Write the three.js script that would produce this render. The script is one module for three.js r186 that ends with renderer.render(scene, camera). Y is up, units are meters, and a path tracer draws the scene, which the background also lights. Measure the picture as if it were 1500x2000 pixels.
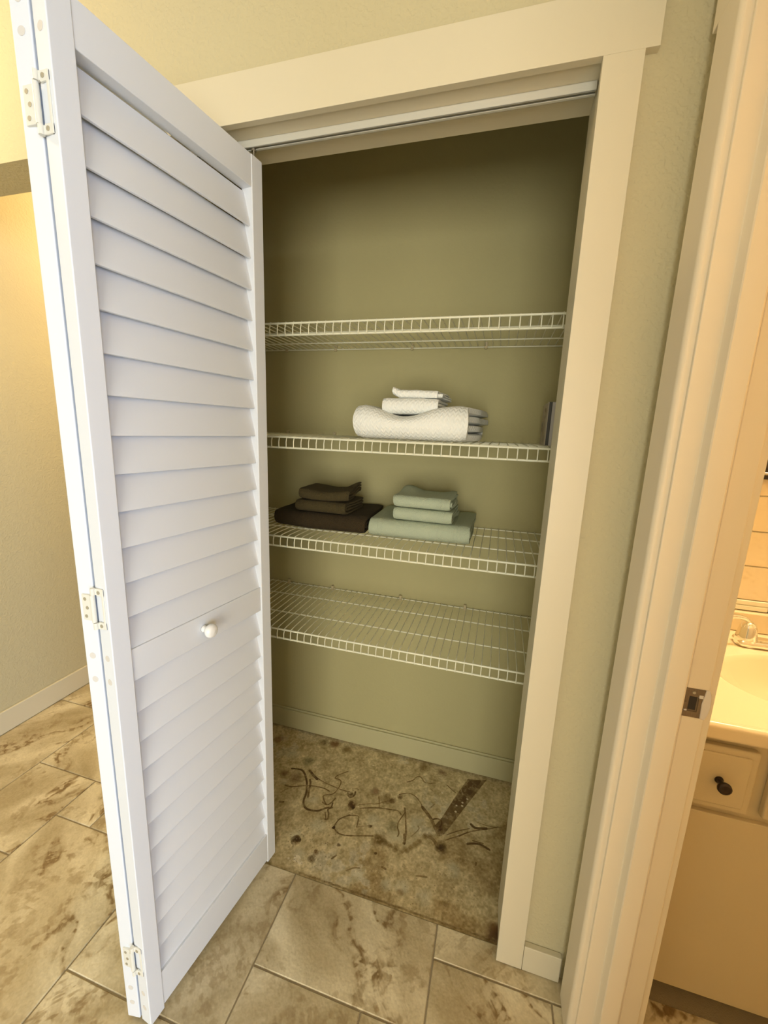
import * as THREE from 'three';
import { RoundedBoxGeometry } from 'three/addons/geometries/RoundedBoxGeometry.js';
import { mergeGeometries } from 'three/addons/utils/BufferGeometryUtils.js';
import { RectAreaLightUniformsLib } from 'three/addons/lights/RectAreaLightUniformsLib.js';

// ---------------------------------------------------------------- camera, light, exposure
const scene = new THREE.Scene();
const FOCAL = 796.66, EYE = 1.40;                       // focal length in pixels of the 1500 x 2000 frame
const RM = [0.9611, -0.0886, 0.2615, 0.0367, 0.9797, 0.1970, -0.2737, -0.1798, 0.9449];
const camera = new THREE.PerspectiveCamera(2 * Math.atan(1000 / FOCAL) * 180 / Math.PI, 0.75, 0.02, 60);
camera.position.set(0, EYE, 0);
camera.quaternion.setFromRotationMatrix(new THREE.Matrix4().set(RM[0], RM[1], RM[2], 0, RM[3], RM[4], RM[5], 0, RM[6], RM[7], RM[8], 0, 0, 0, 0, 1)).normalize();
scene.background = new THREE.Color().setRGB(0.80, 0.92, 1.10);
RectAreaLightUniformsLib.init();
const renderer = new THREE.WebGLRenderer({ antialias: true });
renderer.toneMapping = THREE.LinearToneMapping;
renderer.toneMappingExposure = 1.05;
renderer.shadowMap.enabled = true;
const DAY = { color: new THREE.Color().setRGB(0.95, 0.91, 0.80), intensity: 10.0 };          // the bedroom window behind the camera, through a drawn cream blind
const HALL_LAMP = { color: new THREE.Color().setRGB(1.0, 0.73, 0.40), intensity: 1.3 };    // ceiling lamp of the hall
const PASSAGE_LAMP = { color: new THREE.Color().setRGB(1.0, 0.73, 0.40), intensity: 2.9 }; // ceiling lamp further down the passage
const BATH_LAMP = { color: new THREE.Color().setRGB(1.0, 0.79, 0.52), intensity: 1.3 };    // each of three vanity bulbs
const SIDE_DAY = { color: new THREE.Color().setRGB(0.62, 0.88, 1.34), intensity: 8.0 };     // the second bedroom window, to the right
const WINDOW = { x0: -0.50, x1: 1.55, y0: 0.12, y1: 1.98, z: 3.2 }, SIDE = { z0: 1.15, z1: 2.95, y0: 0.35, y1: 2.0, x: 2.4 };
const dayLight = new THREE.RectAreaLight(DAY.color, DAY.intensity, WINDOW.x1 - WINDOW.x0 - 0.1, WINDOW.y1 - WINDOW.y0 - 0.1);
dayLight.position.set((WINDOW.x0 + WINDOW.x1) / 2, (WINDOW.y0 + WINDOW.y1) / 2, WINDOW.z - 0.01);
dayLight.lookAt((WINDOW.x0 + WINDOW.x1) / 2, (WINDOW.y0 + WINDOW.y1) / 2, 0);
dayLight.name = 'window_daylight';
const sideLight = new THREE.RectAreaLight(SIDE_DAY.color, SIDE_DAY.intensity, SIDE.z1 - SIDE.z0 - 0.1, SIDE.y1 - SIDE.y0 - 0.1);
sideLight.position.set(SIDE.x - 0.01, (SIDE.y0 + SIDE.y1) / 2, (SIDE.z0 + SIDE.z1) / 2);
sideLight.lookAt(0, (SIDE.y0 + SIDE.y1) / 2, (SIDE.z0 + SIDE.z1) / 2);
sideLight.name = 'side_window_daylight';
scene.add(dayLight, sideLight);

// ---------------------------------------------------------------- small tools
let seedState = 7;
const rnd = () => { seedState = (seedState * 1664525 + 1013904223) >>> 0; return seedState / 4294967296; };
const clamp = (v, a = 0, b = 1) => Math.min(b, Math.max(a, v));
const lerp = (a, b, t) => a + (b - a) * t;
const smooth = (a, b, v) => { const t = clamp((v - a) / (b - a)); return t * t * (3 - 2 * t); };
const hash = (x, y, s) => { let h = (x * 374761393 + y * 668265263 + s * 974634777) | 0; h = Math.imul(h ^ (h >>> 13), 1274126177); return ((h ^ (h >>> 16)) >>> 0) / 4294967296; };
function vnoise(x, y, px, py, s) {                       // value noise that repeats after px, py cells
  const xi = Math.floor(x), yi = Math.floor(y), fx = x - xi, fy = y - yi;
  const u = fx * fx * (3 - 2 * fx), v = fy * fy * (3 - 2 * fy), m = (a, p) => ((a % p) + p) % p;
  const a = hash(m(xi, px), m(yi, py), s), b = hash(m(xi + 1, px), m(yi, py), s), c = hash(m(xi, px), m(yi + 1, py), s), d = hash(m(xi + 1, px), m(yi + 1, py), s);
  return lerp(lerp(a, b, u), lerp(c, d, u), v);
}
function fbm(x, y, px, py, s, oct = 4) { let a = 0.5, t = 0, n = 0; for (let o = 0; o < oct; o++) { t += a * vnoise(x, y, px, py, s + o * 17); n += a; a *= 0.5; x *= 2; y *= 2; px *= 2; py *= 2; } return t / n; }
function dataTexture(n, f, srgb) {                       // f(u, v) -> grey or [r, g, b], 0..255
  const d = new Uint8Array(n * n * 4);
  for (let j = 0; j < n; j++) for (let i = 0; i < n; i++) {
    const c = f((i + 0.5) / n, (j + 0.5) / n), k = (j * n + i) * 4, g = typeof c === 'number';
    d[k] = clamp(g ? c : c[0], 0, 255); d[k + 1] = clamp(g ? c : c[1], 0, 255); d[k + 2] = clamp(g ? c : c[2], 0, 255); d[k + 3] = 255;
  }
  const t = new THREE.DataTexture(d, n, n); t.wrapS = t.wrapT = THREE.RepeatWrapping; t.magFilter = THREE.LinearFilter; t.minFilter = THREE.LinearMipmapLinearFilter; t.generateMipmaps = true;
  if (srgb) t.colorSpace = THREE.SRGBColorSpace;
  t.needsUpdate = true; return t;
}
const scaled = (t, metres) => { const c = t.clone(); c.repeat.set(1 / metres, 1 / metres); c.needsUpdate = true; return c; };
const names = {};
const numbered = (n) => { const k = names[n] = (names[n] ?? -1) + 1; return k ? `${n}_${String(k).padStart(3, '0')}` : n; };
function mesh(name, geo, m, parent = scene) { const o = new THREE.Mesh(geo, m); o.name = parent === scene ? numbered(name) : name; o.castShadow = o.receiveShadow = true; parent.add(o); return o; }
function group(name, parent = scene, pos = [0, 0, 0], turn = 0) { const g = new THREE.Group(); g.name = parent === scene ? numbered(name) : name; g.position.set(...pos); g.rotation.y = turn; parent.add(g); return g; }
function tag(o, label, category, grp, kind) { o.userData.label = label; o.userData.category = category; if (grp) o.userData.group = grp; if (kind) o.userData.kind = kind; return o; }
function struct(name, geo, m, label, category) { const o = mesh(name, geo, m); return tag(o, label, category, null, 'structure'); }
function metricUV(g) {                                   // uv in metres, laid on each face along its normal
  const p = g.attributes.position, n = g.attributes.normal, uv = new Float32Array(p.count * 2);
  for (let i = 0; i < p.count; i++) {
    const ax = Math.abs(n.getX(i)), ay = Math.abs(n.getY(i)), az = Math.abs(n.getZ(i));
    if (ay >= ax && ay >= az) { uv[2 * i] = p.getX(i); uv[2 * i + 1] = p.getZ(i); } else if (ax >= az) { uv[2 * i] = p.getZ(i); uv[2 * i + 1] = p.getY(i); } else { uv[2 * i] = p.getX(i); uv[2 * i + 1] = p.getY(i); }
  }
  g.setAttribute('uv', new THREE.BufferAttribute(uv, 2)); return g;
}
const plain = (g) => { const q = g.index ? g.toNonIndexed() : g; for (const k of Object.keys(q.attributes)) if (!['position', 'normal', 'uv'].includes(k)) q.deleteAttribute(k); return q; };
const box = (x0, x1, y0, y1, z0, z1) => metricUV(plain(new THREE.BoxGeometry(x1 - x0, y1 - y0, z1 - z0).translate((x0 + x1) / 2, (y0 + y1) / 2, (z0 + z1) / 2)));
const board = (x0, x1, y0, y1, z0, z1, r = 0.002, seg = 2) => metricUV(plain(new RoundedBoxGeometry(x1 - x0, y1 - y0, z1 - z0, seg, r).translate((x0 + x1) / 2, (y0 + y1) / 2, (z0 + z1) / 2)));
const merge = (list) => mergeGeometries(list.map(plain), false);
const cyl = (r0, r1, h, seg = 20) => new THREE.CylinderGeometry(r0, r1, h, seg);
const lathe = (pts, seg = 32) => new THREE.LatheGeometry(pts.map((p) => new THREE.Vector2(p[0], p[1])), seg);
function prism(pts, y0, y1) {                            // an upright moulding: outline in x, z
  const s = new THREE.Shape(pts.map(([x, z]) => new THREE.Vector2(x, -z)));
  const g = new THREE.ExtrudeGeometry(s, { depth: y1 - y0, bevelEnabled: false, curveSegments: 8 });
  g.rotateX(-Math.PI / 2).translate(0, y0, 0); return metricUV(plain(g));
}
function tube(points, r, seg = 24, rad = 8, curved = true) {
  const v = points.map((p) => new THREE.Vector3(...p)); let c;
  if (curved) c = new THREE.CatmullRomCurve3(v, false, 'centripetal'); else { c = new THREE.CurvePath(); for (let i = 0; i + 1 < v.length; i++) c.add(new THREE.LineCurve3(v[i], v[i + 1])); }
  return plain(new THREE.TubeGeometry(c, seg, r, rad, false));
}
const pixelRay = (px, py) => { const x = px - 750, y = -(py - 1000), z = -FOCAL; return [RM[0] * x + RM[1] * y + RM[2] * z, RM[3] * x + RM[4] * y + RM[5] * z, RM[6] * x + RM[7] * y + RM[8] * z]; };
const onFloor = (px, py, h = 0) => { const d = pixelRay(px, py), t = (h - EYE) / d[1]; return [d[0] * t, d[2] * t]; };

// ---------------------------------------------------------------- materials
const peel = dataTexture(512, (u, v) => { const a = fbm(u * 40, v * 40, 40, 40, 3, 2), b = fbm(u * 14, v * 14, 14, 14, 9, 2); return 255 * clamp(smooth(0.30, 0.80, a) * 0.8 + b * 0.3); });
const brush = dataTexture(256, (u, v) => 255 * (0.55 * fbm(u * 60, v * 6, 60, 6, 21, 3) + 0.45 * fbm(u * 8, v * 8, 8, 8, 33, 3)));
const grain = dataTexture(256, (u, v) => 255 * fbm(u * 64, v * 64, 64, 64, 41, 2));
const M = {};
const std = (rgb, rough, extra = {}) => new THREE.MeshStandardMaterial({ color: new THREE.Color().setRGB(...rgb), roughness: rough, ...extra });
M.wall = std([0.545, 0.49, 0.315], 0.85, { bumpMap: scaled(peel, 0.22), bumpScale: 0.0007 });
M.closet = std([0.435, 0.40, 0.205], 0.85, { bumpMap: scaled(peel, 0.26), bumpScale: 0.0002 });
M.ceiling = std([0.72, 0.66, 0.52], 0.9, { bumpMap: scaled(peel, 0.30), bumpScale: 0.001 });
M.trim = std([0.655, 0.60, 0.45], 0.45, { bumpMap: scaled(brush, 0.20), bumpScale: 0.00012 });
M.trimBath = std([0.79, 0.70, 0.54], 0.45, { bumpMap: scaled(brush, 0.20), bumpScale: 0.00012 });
M.door = std([0.705, 0.735, 0.785], 0.5, { bumpMap: scaled(brush, 0.25), bumpScale: 0.0001 });
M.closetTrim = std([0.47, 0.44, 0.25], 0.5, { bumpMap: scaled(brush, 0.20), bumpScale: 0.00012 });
M.filler = std([0.62, 0.59, 0.55], 0.7);
M.hinge = std([0.70, 0.69, 0.62], 0.35);
M.screw = std([0.50, 0.47, 0.38], 0.4, { metalness: 0.6 });
M.dark = std([0.03, 0.025, 0.02], 0.8);
M.track = std([0.60, 0.59, 0.52], 0.4);
M.steel = std([0.55, 0.52, 0.46], 0.35, { metalness: 1 });
M.wire = std([0.76, 0.76, 0.60], 0.38);
M.plastic = std([0.50, 0.43, 0.26], 0.4);
M.knob = new THREE.MeshPhysicalMaterial({ color: new THREE.Color().setRGB(0.84, 0.84, 0.82), roughness: 0.25, clearcoat: 0.4 });
M.chrome = std([0.86, 0.84, 0.80], 0.06, { metalness: 1 });
M.bronze = std([0.045, 0.032, 0.026], 0.28, { metalness: 0.7 });
M.counter = new THREE.MeshPhysicalMaterial({ color: new THREE.Color().setRGB(0.80, 0.66, 0.42), roughness: 0.22, clearcoat: 0.5, clearcoatRoughness: 0.1 });
M.cabinet = std([0.60, 0.50, 0.31], 0.5, { bumpMap: scaled(grain, 0.1), bumpScale: 0.0001 });
M.bathWall = std([0.72, 0.60, 0.40], 0.8);
M.bathTile = new THREE.MeshPhysicalMaterial({ color: new THREE.Color().setRGB(0.84, 0.70, 0.48), roughness: 0.18, bumpMap: scaled(peel, 0.9), bumpScale: 0.0016 });
M.bathGrout = std([0.86, 0.80, 0.62], 0.8);
M.wood = std([0.20, 0.14, 0.08], 0.8, { bumpMap: scaled(brush, 0.05), bumpScale: 0.0012 });
M.chip = std([0.70, 0.66, 0.62], 0.6);
M.grout = std([0.34, 0.28, 0.18], 0.95, { bumpMap: scaled(grain, 0.12), bumpScale: 0.0006 });
M.glass = new THREE.MeshPhysicalMaterial({ color: 0xffffff, roughness: 0.02, transmission: 1, thickness: 0 });
M.mirror = std([0.85, 0.85, 0.85], 0.03, { metalness: 1 });
M.blackFrame = std([0.02, 0.015, 0.013], 0.3);
M.bedFloor = std([0.42, 0.33, 0.22], 0.8);

// stone look of the floor tiles: clouded beige with slanting brown veins; each tile takes another cut of it
const stone = [0, 1].map((k) => dataTexture(1024, (u, v) => {
  const p = 6, wx = fbm(u * p, v * p, p, p, 100 + k, 4) - 0.5, wy = fbm(u * p, v * p, p, p, 160 + k, 4) - 0.5;
  const a = u * 3 + v * 3 + wx * 0.7, b = u * 9 - v * 9 + wy * 1.4;                  // streaks run slantwise
  const cloud = fbm(a, b, 3, 9, 200 + k, 6), soft = fbm(u * 3 + wx, v * 3 + wy, 3, 3, 240 + k, 4);
  const r = 1 - Math.abs(2 * fbm(a * 1 + 0.3, b * 1, 3, 9, 260 + k, 6) - 1);
  const vein = Math.pow(clamp((r - 0.84) / 0.16), 1.6) * smooth(0.50, 0.68, fbm(u * 5, v * 5, 5, 5, 300 + k, 3));
  const fine = smooth(0.56, 0.74, fbm(u * 24 + v * 24 + wx * 3, u * 72 - v * 72, 24, 72, 340 + k, 3)) * smooth(0.5, 0.66, soft);
  const speck = fbm(u * 200, v * 200, 200, 200, 320 + k, 2) - 0.5;
  const t = clamp(0.5 + (cloud - 0.5) * 1.9 + (soft - 0.5) * 1.1);
  const rag = fbm(u * 60 + v * 20, v * 60, 60, 60, 360 + k, 4), patch = smooth(0.52, 0.70, fbm(u * 7 + wx * 3, v * 7 + wy * 3, 7, 7, 380 + k, 4)) * smooth(0.44, 0.62, rag);
  const d = clamp(vein * (0.35 + 0.9 * smooth(0.40, 0.62, rag)) + fine * 0.4 + patch * 0.32);
  return [0, 1, 2].map((c) => lerp(lerp([176, 160, 124][c], [222, 210, 178][c], t), [132, 108, 70][c], d) + speck * 18);
}, true));
const stoneBump = dataTexture(512, (u, v) => 255 * (0.6 * fbm(u * 20, v * 20, 20, 20, 400, 4) + 0.4 * fbm(u * 90, v * 90, 90, 90, 420, 2)));
M.tile = stone.map((t) => std([1, 1, 1], 0.5, { map: scaled(t, 0.95), bumpMap: scaled(stoneBump, 0.5), bumpScale: 0.0012 }));

// ---------------------------------------------------------------- the setting
const H = 2.44, ZF = -0.9245, ZI = -1.058, ZB = -1.535, XR = 0.285, XL = -2.04;
const CASE = -0.909, OPEN_R = 0.110, OPEN_L = -0.801, HEAD = 2.046;
struct('wall_front', merge([
  box(0.134, XR, 0, H, ZI, ZF), box(-0.825, 0.134, 2.07, H, ZI, ZF), box(-1.165, -0.825, 0, H, ZI, ZF),
  box(XL, -1.165, 2.065, H, ZF - 0.121, ZF)]), M.wall, 'beige textured wall round the closet opening and over the passage', 'wall');
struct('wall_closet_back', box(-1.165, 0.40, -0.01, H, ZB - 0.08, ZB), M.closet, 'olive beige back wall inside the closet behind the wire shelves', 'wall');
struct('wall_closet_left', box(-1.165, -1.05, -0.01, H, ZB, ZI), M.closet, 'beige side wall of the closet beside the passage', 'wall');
struct('wall_left', box(XL - 0.1, XL, 0, H, -3.0, 3.3), M.wall, 'warm lit beige wall of the hall beyond the folded closet door', 'wall');
struct('wall_passage_right', box(-1.165, -1.05, 0, H, -3.0, ZB - 0.08), M.wall, 'beige wall of the passage behind the closet', 'wall');
struct('wall_passage_end', box(XL, -1.05, 0, H, -3.1, -3.0), M.wall, 'beige wall at the end of the passage', 'wall');
struct('wall_right', merge([box(XR, 0.40, 0, H, ZB, -0.822), box(XR, 0.40, 2.07, H, -0.822, -0.08), box(XR, 0.40, 0, H, -0.08, 0.03)]), M.wall, 'beige wall that holds the bathroom doorway', 'wall');
struct('wall_bath_back', box(0.40, 2.1, 0, H, -1.56, -1.462), M.bathWall, 'warm lit bathroom wall behind the vanity', 'wall');
struct('wall_bath_right', box(2.0, 2.1, 0, H, -1.462, -0.07), M.bathWall, 'bathroom side wall opposite the doorway', 'wall');
struct('wall_bath_front', box(0.40, 2.5, 0, H, -0.07, 0.03), M.bathWall, 'wall between the bathroom and the bedroom', 'wall');
struct('wall_bedroom_right', merge([box(2.4, 2.5, 0, H, 0.03, SIDE.z0), box(2.4, 2.5, 0, H, SIDE.z1, 3.3), box(2.4, 2.5, 0, SIDE.y0, SIDE.z0, SIDE.z1), box(2.4, 2.5, SIDE.y1, H, SIDE.z0, SIDE.z1)]), M.wall, 'beige bedroom wall with the side window', 'wall');
struct('wall_bedroom_back', merge([box(XL, WINDOW.x0, 0, H, 3.2, 3.3), box(WINDOW.x1, 2.4, 0, H, 3.2, 3.3), box(WINDOW.x0, WINDOW.x1, 0, WINDOW.y0, 3.2, 3.3), box(WINDOW.x0, WINDOW.x1, WINDOW.y1, H, 3.2, 3.3)]), M.wall, 'beige bedroom wall with the window', 'wall');
struct('ceiling', box(XL - 0.1, 2.5, H, H + 0.1, -3.1, 3.3), M.ceiling, 'pale textured ceiling', 'ceiling');
{
  const w = group('window_1'); tag(w, 'tall white framed bedroom window facing the closet', 'window', null, 'structure');
  const { x0, x1, y0, y1 } = WINDOW, f = 0.05;
  mesh('window_frame', merge([board(x0, x1, y0, y0 + f, 3.215, 3.275), board(x0, x1, y1 - f, y1, 3.215, 3.275), board(x0, x0 + f, y0 + f, y1 - f, 3.215, 3.275), board(x1 - f, x1, y0 + f, y1 - f, 3.215, 3.275)]), M.door, w);
  mesh('pane', box(x0 + f, x1 - f, y0 + f, y1 - f, 3.244, 3.246), M.glass, w);
  mesh('roller_blind', box(x0 + 0.01, x1 - 0.01, y0 + 0.02, y1 - 0.005, 3.2085, 3.2095), new THREE.MeshPhysicalMaterial({ color: new THREE.Color().setRGB(0.85, 0.78, 0.64), roughness: 1, transmission: 0.5, thickness: 0 }), w).userData.label = 'drawn cream roller blind';
  const v = group('window_2'); tag(v, 'white framed window in the bedroom side wall', 'window', null, 'structure');
  mesh('window_frame', merge([board(2.415, 2.475, SIDE.y0, SIDE.y0 + f, SIDE.z0, SIDE.z1), board(2.415, 2.475, SIDE.y1 - f, SIDE.y1, SIDE.z0, SIDE.z1), board(2.415, 2.475, SIDE.y0 + f, SIDE.y1 - f, SIDE.z0, SIDE.z0 + f), board(2.415, 2.475, SIDE.y0 + f, SIDE.y1 - f, SIDE.z1 - f, SIDE.z1)]), M.door, v);
  mesh('pane', box(2.444, 2.446, SIDE.y0 + f, SIDE.y1 - f, SIDE.z0 + f, SIDE.z1 - f), M.glass, v);
}
// floor slab, bare concrete of the closet, tiles
const floor = struct('floor', box(XL, 2.4, -0.07, -0.0035, ZI + 0.109, 3.3), M.grout, 'beige stone look tile floor with tan grout', 'floor');
mesh('slab', box(XL, -1.165, -0.07, -0.0035, -3.0, ZI + 0.109), M.grout, floor);
mesh('slab', box(0.40, 2.0, -0.07, -0.0035, -1.462, ZI + 0.109), M.grout, floor);
{
  // concrete of the closet floor: mottled slab with old adhesive trails, copied from the photograph
  const X0 = -1.05, X1 = 0.285, Z0 = ZB, Z1 = -0.949, W = 2048, Hh = Math.round(W * (Z1 - Z0) / (X1 - X0)), K = W / (X1 - X0);
  const cv = document.createElement('canvas'); cv.width = W; cv.height = Hh; let c = cv.getContext('2d');
  const im = c.createImageData(W, Hh);
  for (let j = 0; j < Hh; j++) for (let i = 0; i < W; i++) {
    const u = i / K * 3.2, v = j / K * 3.2, big = 64;
    const w1 = fbm(u * 2, v * 2, big, big, 500, 3), a = fbm(u * 1.6 + w1 * 2, v * 1.6 + w1, big, big, 520, 5), b = fbm(u * 9, v * 9, big, big, 540, 4), s = fbm(u * 50, v * 50, 200, 200, 560, 2);
    const pale = smooth(0.48, 0.68, fbm(u * 2.4 + 9, v * 2.4, big, big, 580, 4)) * smooth(0.45, 0.6, b);
    const rust = smooth(0.55, 0.75, a) * 0.55;
    const k = (j * W + i) * 4;
    for (let q = 0; q < 3; q++) {
      let base = lerp([178, 160, 118][q], [220, 205, 164][q], clamp((b - 0.3) * 1.2 + (1 - a) * 0.55 - 0.1));
      base = lerp(base, [134, 106, 58][q], rust * 0.7); base = lerp(base, [196, 186, 158][q], pale * 0.75);
      im.data[k + q] = clamp(base + (s - 0.5) * 52 + (fbm(u * 22, v * 22, 128, 128, 572, 3) - 0.5) * 46, 0, 255);
    }
    im.data[k + 3] = 255;
  }
  const cb = c, layer = document.createElement('canvas'); layer.width = W; layer.height = Hh; c = layer.getContext('2d'); c.lineCap = 'round'; c.lineJoin = 'round';
  const P = (u, v) => { const f = onFloor(520 + u / 3, 1400 + v / 3, -0.006); return [(f[0] - X0) * K, (f[1] - Z0) * K]; };
  const trail = (pts, w, col) => { const q = pts.map((p) => P(...p)); c.strokeStyle = col; c.lineWidth = w * 0.72; c.beginPath(); c.moveTo(...q[0]); for (let i = 1; i + 1 < q.length; i++) c.quadraticCurveTo(...q[i], (q[i][0] + q[i + 1][0]) / 2, (q[i][1] + q[i + 1][1]) / 2); c.lineTo(...q[q.length - 1]); c.stroke(); };
  const blob = (u, v, r, col, n = 9) => { const [x, y] = P(u, v); c.fillStyle = col; for (let i = 0; i < n; i++) { const a = rnd() * 6.3, d = rnd() * r * 0.6; c.beginPath(); c.ellipse(x + Math.cos(a) * d, y + Math.sin(a) * d, r * (0.3 + 0.4 * rnd()), r * (0.3 + 0.4 * rnd()), rnd() * 3, 0, 7); c.fill(); } };
  const area = (pts, col) => { const q = pts.map((p) => P(...p)); c.fillStyle = col; c.beginPath(); q.forEach((p, i) => (i ? c.lineTo(...p) : c.moveTo(...p))); c.closePath(); c.fill(); };
  // broad patches
  for (const [u, v, r, a] of [[170, 350, 60, 0.14], [110, 330, 50, 0.14], [700, 470, 50, 0.16], [640, 440, 45, 0.12], [660, 720, 45, 0.18], [740, 640, 60, 0.10], [400, 160, 50, 0.20], [340, 150, 45, 0.22], [470, 190, 50, 0.16], [930, 300, 50, 0.16], [1030, 330, 40, 0.14], [250, 260, 60, 0.10], [70, 130, 60, 0.12], [1340, 1240, 50, 0.2], [1330, 1290, 40, 0.25]]) blob(u, v, r, `rgba(84,62,26,${a * 0.28})`, 26);
  for (const [u, v, r] of [[160, 215, 60], [100, 380, 40], [270, 480, 50], [880, 600, 60], [800, 1000, 60], [920, 1060, 60], [700, 980, 50], [540, 940, 50], [300, 640, 70], [170, 690, 50], [200, 800, 50], [760, 700, 50], [860, 650, 50], [620, 600, 60], [1100, 900, 60]]) blob(u, v, r, 'rgba(200,190,160,0.05)', 16);
  area([[1180, 365], [1290, 372], [1235, 440], [1080, 640], [1040, 690], [985, 640], [1030, 590], [1100, 480]], 'rgba(84,58,22,0.72)');
  area([[1190, 375], [1260, 378], [1150, 520], [1080, 520], [1120, 460]], 'rgba(70,44,14,0.4)');
  area([[705, 680], [750, 670], [800, 700], [870, 680], [905, 700], [850, 745], [810, 760], [750, 735], [710, 725]], 'rgba(205,195,160,0.42)');
  const dk = 'rgba(76,52,18,0.80)', md = 'rgba(88,62,24,0.70)', lt = 'rgba(98,74,34,0.5)';
  trail([[150, 303], [205, 303], [228, 335], [240, 390], [236, 450], [216, 490], [222, 530], [255, 548], [310, 552], [350, 532], [385, 532]], 17, dk);
  trail([[255, 315], [285, 350], [340, 385], [400, 410], [440, 428], [490, 440]], 9, md); trail([[255, 315], [270, 335], [298, 365]], 22, dk);
  trail([[480, 320], [430, 335], [395, 360], [440, 368], [436, 400], [408, 440], [385, 456], [330, 457], [338, 490], [352, 515]], 9, md);
  trail([[110, 400], [140, 412], [190, 406], [240, 400], [300, 408], [345, 420], [370, 436]], 10, md); trail([[85, 445], [120, 420], [150, 412]], 7, lt);
  trail([[256, 368], [262, 395], [250, 420], [246, 470]], 17, md);
  trail([[330, 500], [352, 520], [380, 505], [405, 478]], 12, md); trail([[345, 600], [360, 606], [368, 570], [358, 540], [380, 535], [390, 505]], 12, dk); trail([[345, 560], [350, 600]], 9, md);
  trail([[540, 425], [505, 412], [510, 432]], 7, lt); trail([[478, 445], [480, 466], [498, 474], [520, 458], [522, 440]], 14, dk); blob(500, 455, 18, 'rgba(80,58,22,0.35)');
  blob(500, 520, 34, 'rgba(76,52,18,0.22)', 14); blob(508, 530, 14, 'rgba(60,40,12,0.4)');
  trail([[545, 515], [600, 508], [650, 512], [690, 498], [730, 490]], 8, lt); trail([[550, 536], [620, 531], [690, 536], [740, 546], [775, 548], [790, 572]], 10, md);
  trail([[660, 470], [664, 500], [662, 530]], 10, lt); blob(740, 492, 26, 'rgba(84,60,24,0.2)'); blob(786, 468, 22, 'rgba(84,60,24,0.2)');
  trail([[780, 455], [830, 443], [870, 460], [905, 500], [918, 540]], 8, md); trail([[915, 530], [940, 560], [965, 595], [985, 640], [1010, 690]], 26, md);
  trail([[980, 600], [1005, 592], [1032, 615], [1020, 650], [990, 640]], 12, dk); blob(1020, 670, 26, 'rgba(76,50,18,0.28)');
  trail([[480, 578], [520, 576], [545, 582], [538, 612], [530, 646]], 8, md); trail([[530, 646], [560, 640], [620, 638]], 6, lt); blob(610, 642, 14, 'rgba(66,44,14,0.3)');
  trail([[490, 575], [440, 590], [415, 612], [395, 645], [408, 670], [430, 688], [480, 697], [560, 696], [625, 698]], 10, md); blob(396, 648, 12, 'rgba(60,40,12,0.5)');
  trail([[812, 535], [816, 575], [818, 640], [820, 700], [810, 745]], 12, md); trail([[814, 560], [780, 605], [765, 640], [780, 680], [770, 700]], 9, md); trail([[810, 690], [812, 745], [805, 740]], 18, md);
  for (const [u, v, q] of [[640, 715, 30], [670, 725, 34], [700, 738, 26], [730, 755, 22], [760, 775, 22], [790, 785, 20], [815, 780, 20], [845, 765, 20], [870, 748, 24], [900, 728, 24], [930, 705, 22], [960, 695, 18]]) blob(u, v, q, 'rgba(92,64,26,0.09)', 12); trail([[850, 700], [900, 660], [890, 640]], 8, lt); trail([[930, 690], [980, 712], [1000, 760], [1040, 790]], 26, lt);
  trail([[1050, 722], [1110, 703], [1170, 682], [1210, 668], [1290, 660], [1360, 645]], 8, md); trail([[1060, 690], [1120, 668], [1190, 655]], 7, md); trail([[1130, 700], [1180, 675]], 8, md);
  trail([[1200, 630], [1215, 650], [1250, 655], [1290, 655]], 20, dk); trail([[1240, 618], [1290, 640], [1380, 650]], 7, lt);
  trail([[1180, 745], [1240, 738], [1285, 765], [1308, 780]], 17, dk); trail([[1210, 725], [1270, 742]], 9, md);
  trail([[825, 382], [860, 376], [880, 350], [908, 350], [925, 384], [950, 390], [990, 388]], 9, md); trail([[1060, 400], [1090, 430], [1110, 445]], 8, md);
  trail([[965, 530], [985, 512]], 9, md); trail([[960, 420], [985, 440]], 5, lt); trail([[80, 498], [100, 498]], 16, md);
  blob(178, 722, 30, 'rgba(70,46,16,0.28)', 14); blob(425, 748, 12, 'rgba(60,38,12,0.4)'); trail([[385, 830], [410, 812]], 12, md); blob(295, 790, 20, 'rgba(80,56,22,0.22)'); blob(270, 830, 26, 'rgba(70,48,18,0.2)'); blob(640, 800, 10, lt);
  trail([[470, 900], [510, 882], [545, 886]], 10, lt); trail([[680, 880], [700, 892]], 14, md); trail([[880, 930], [940, 938]], 12, lt); trail([[1230, 855], [1228, 870]], 10, md); blob(1020, 770, 40, 'rgba(66,44,14,0.16)', 16); blob(780, 1030, 22, 'rgba(90,66,30,0.12)');
  for (const [u, v, r] of [[182, 830, 17], [200, 853, 11], [1115, 520, 5], [1150, 503, 6], [1148, 522, 6], [1110, 556, 6], [1178, 482, 6], [1032, 445, 6], [627, 285, 5], [130, 828, 6], [540, 525, 4]]) { const [x, y] = P(u, v); c.fillStyle = 'rgba(232,222,196,0.85)'; c.beginPath(); c.ellipse(x, y, r * 1.15, r, 0.4, 0, 7); c.fill(); }
  for (let i = 0; i < 500; i++) { const [x, y] = P(120 + 300 * Math.pow(rnd(), 1.2), 590 + 290 * rnd()); c.fillStyle = rnd() < 0.65 ? 'rgba(216,206,178,0.35)' : 'rgba(60,42,16,0.35)'; c.beginPath(); c.arc(x, y, 0.8 + 3.2 * rnd() * rnd(), 0, 7); c.fill(); }
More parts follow.
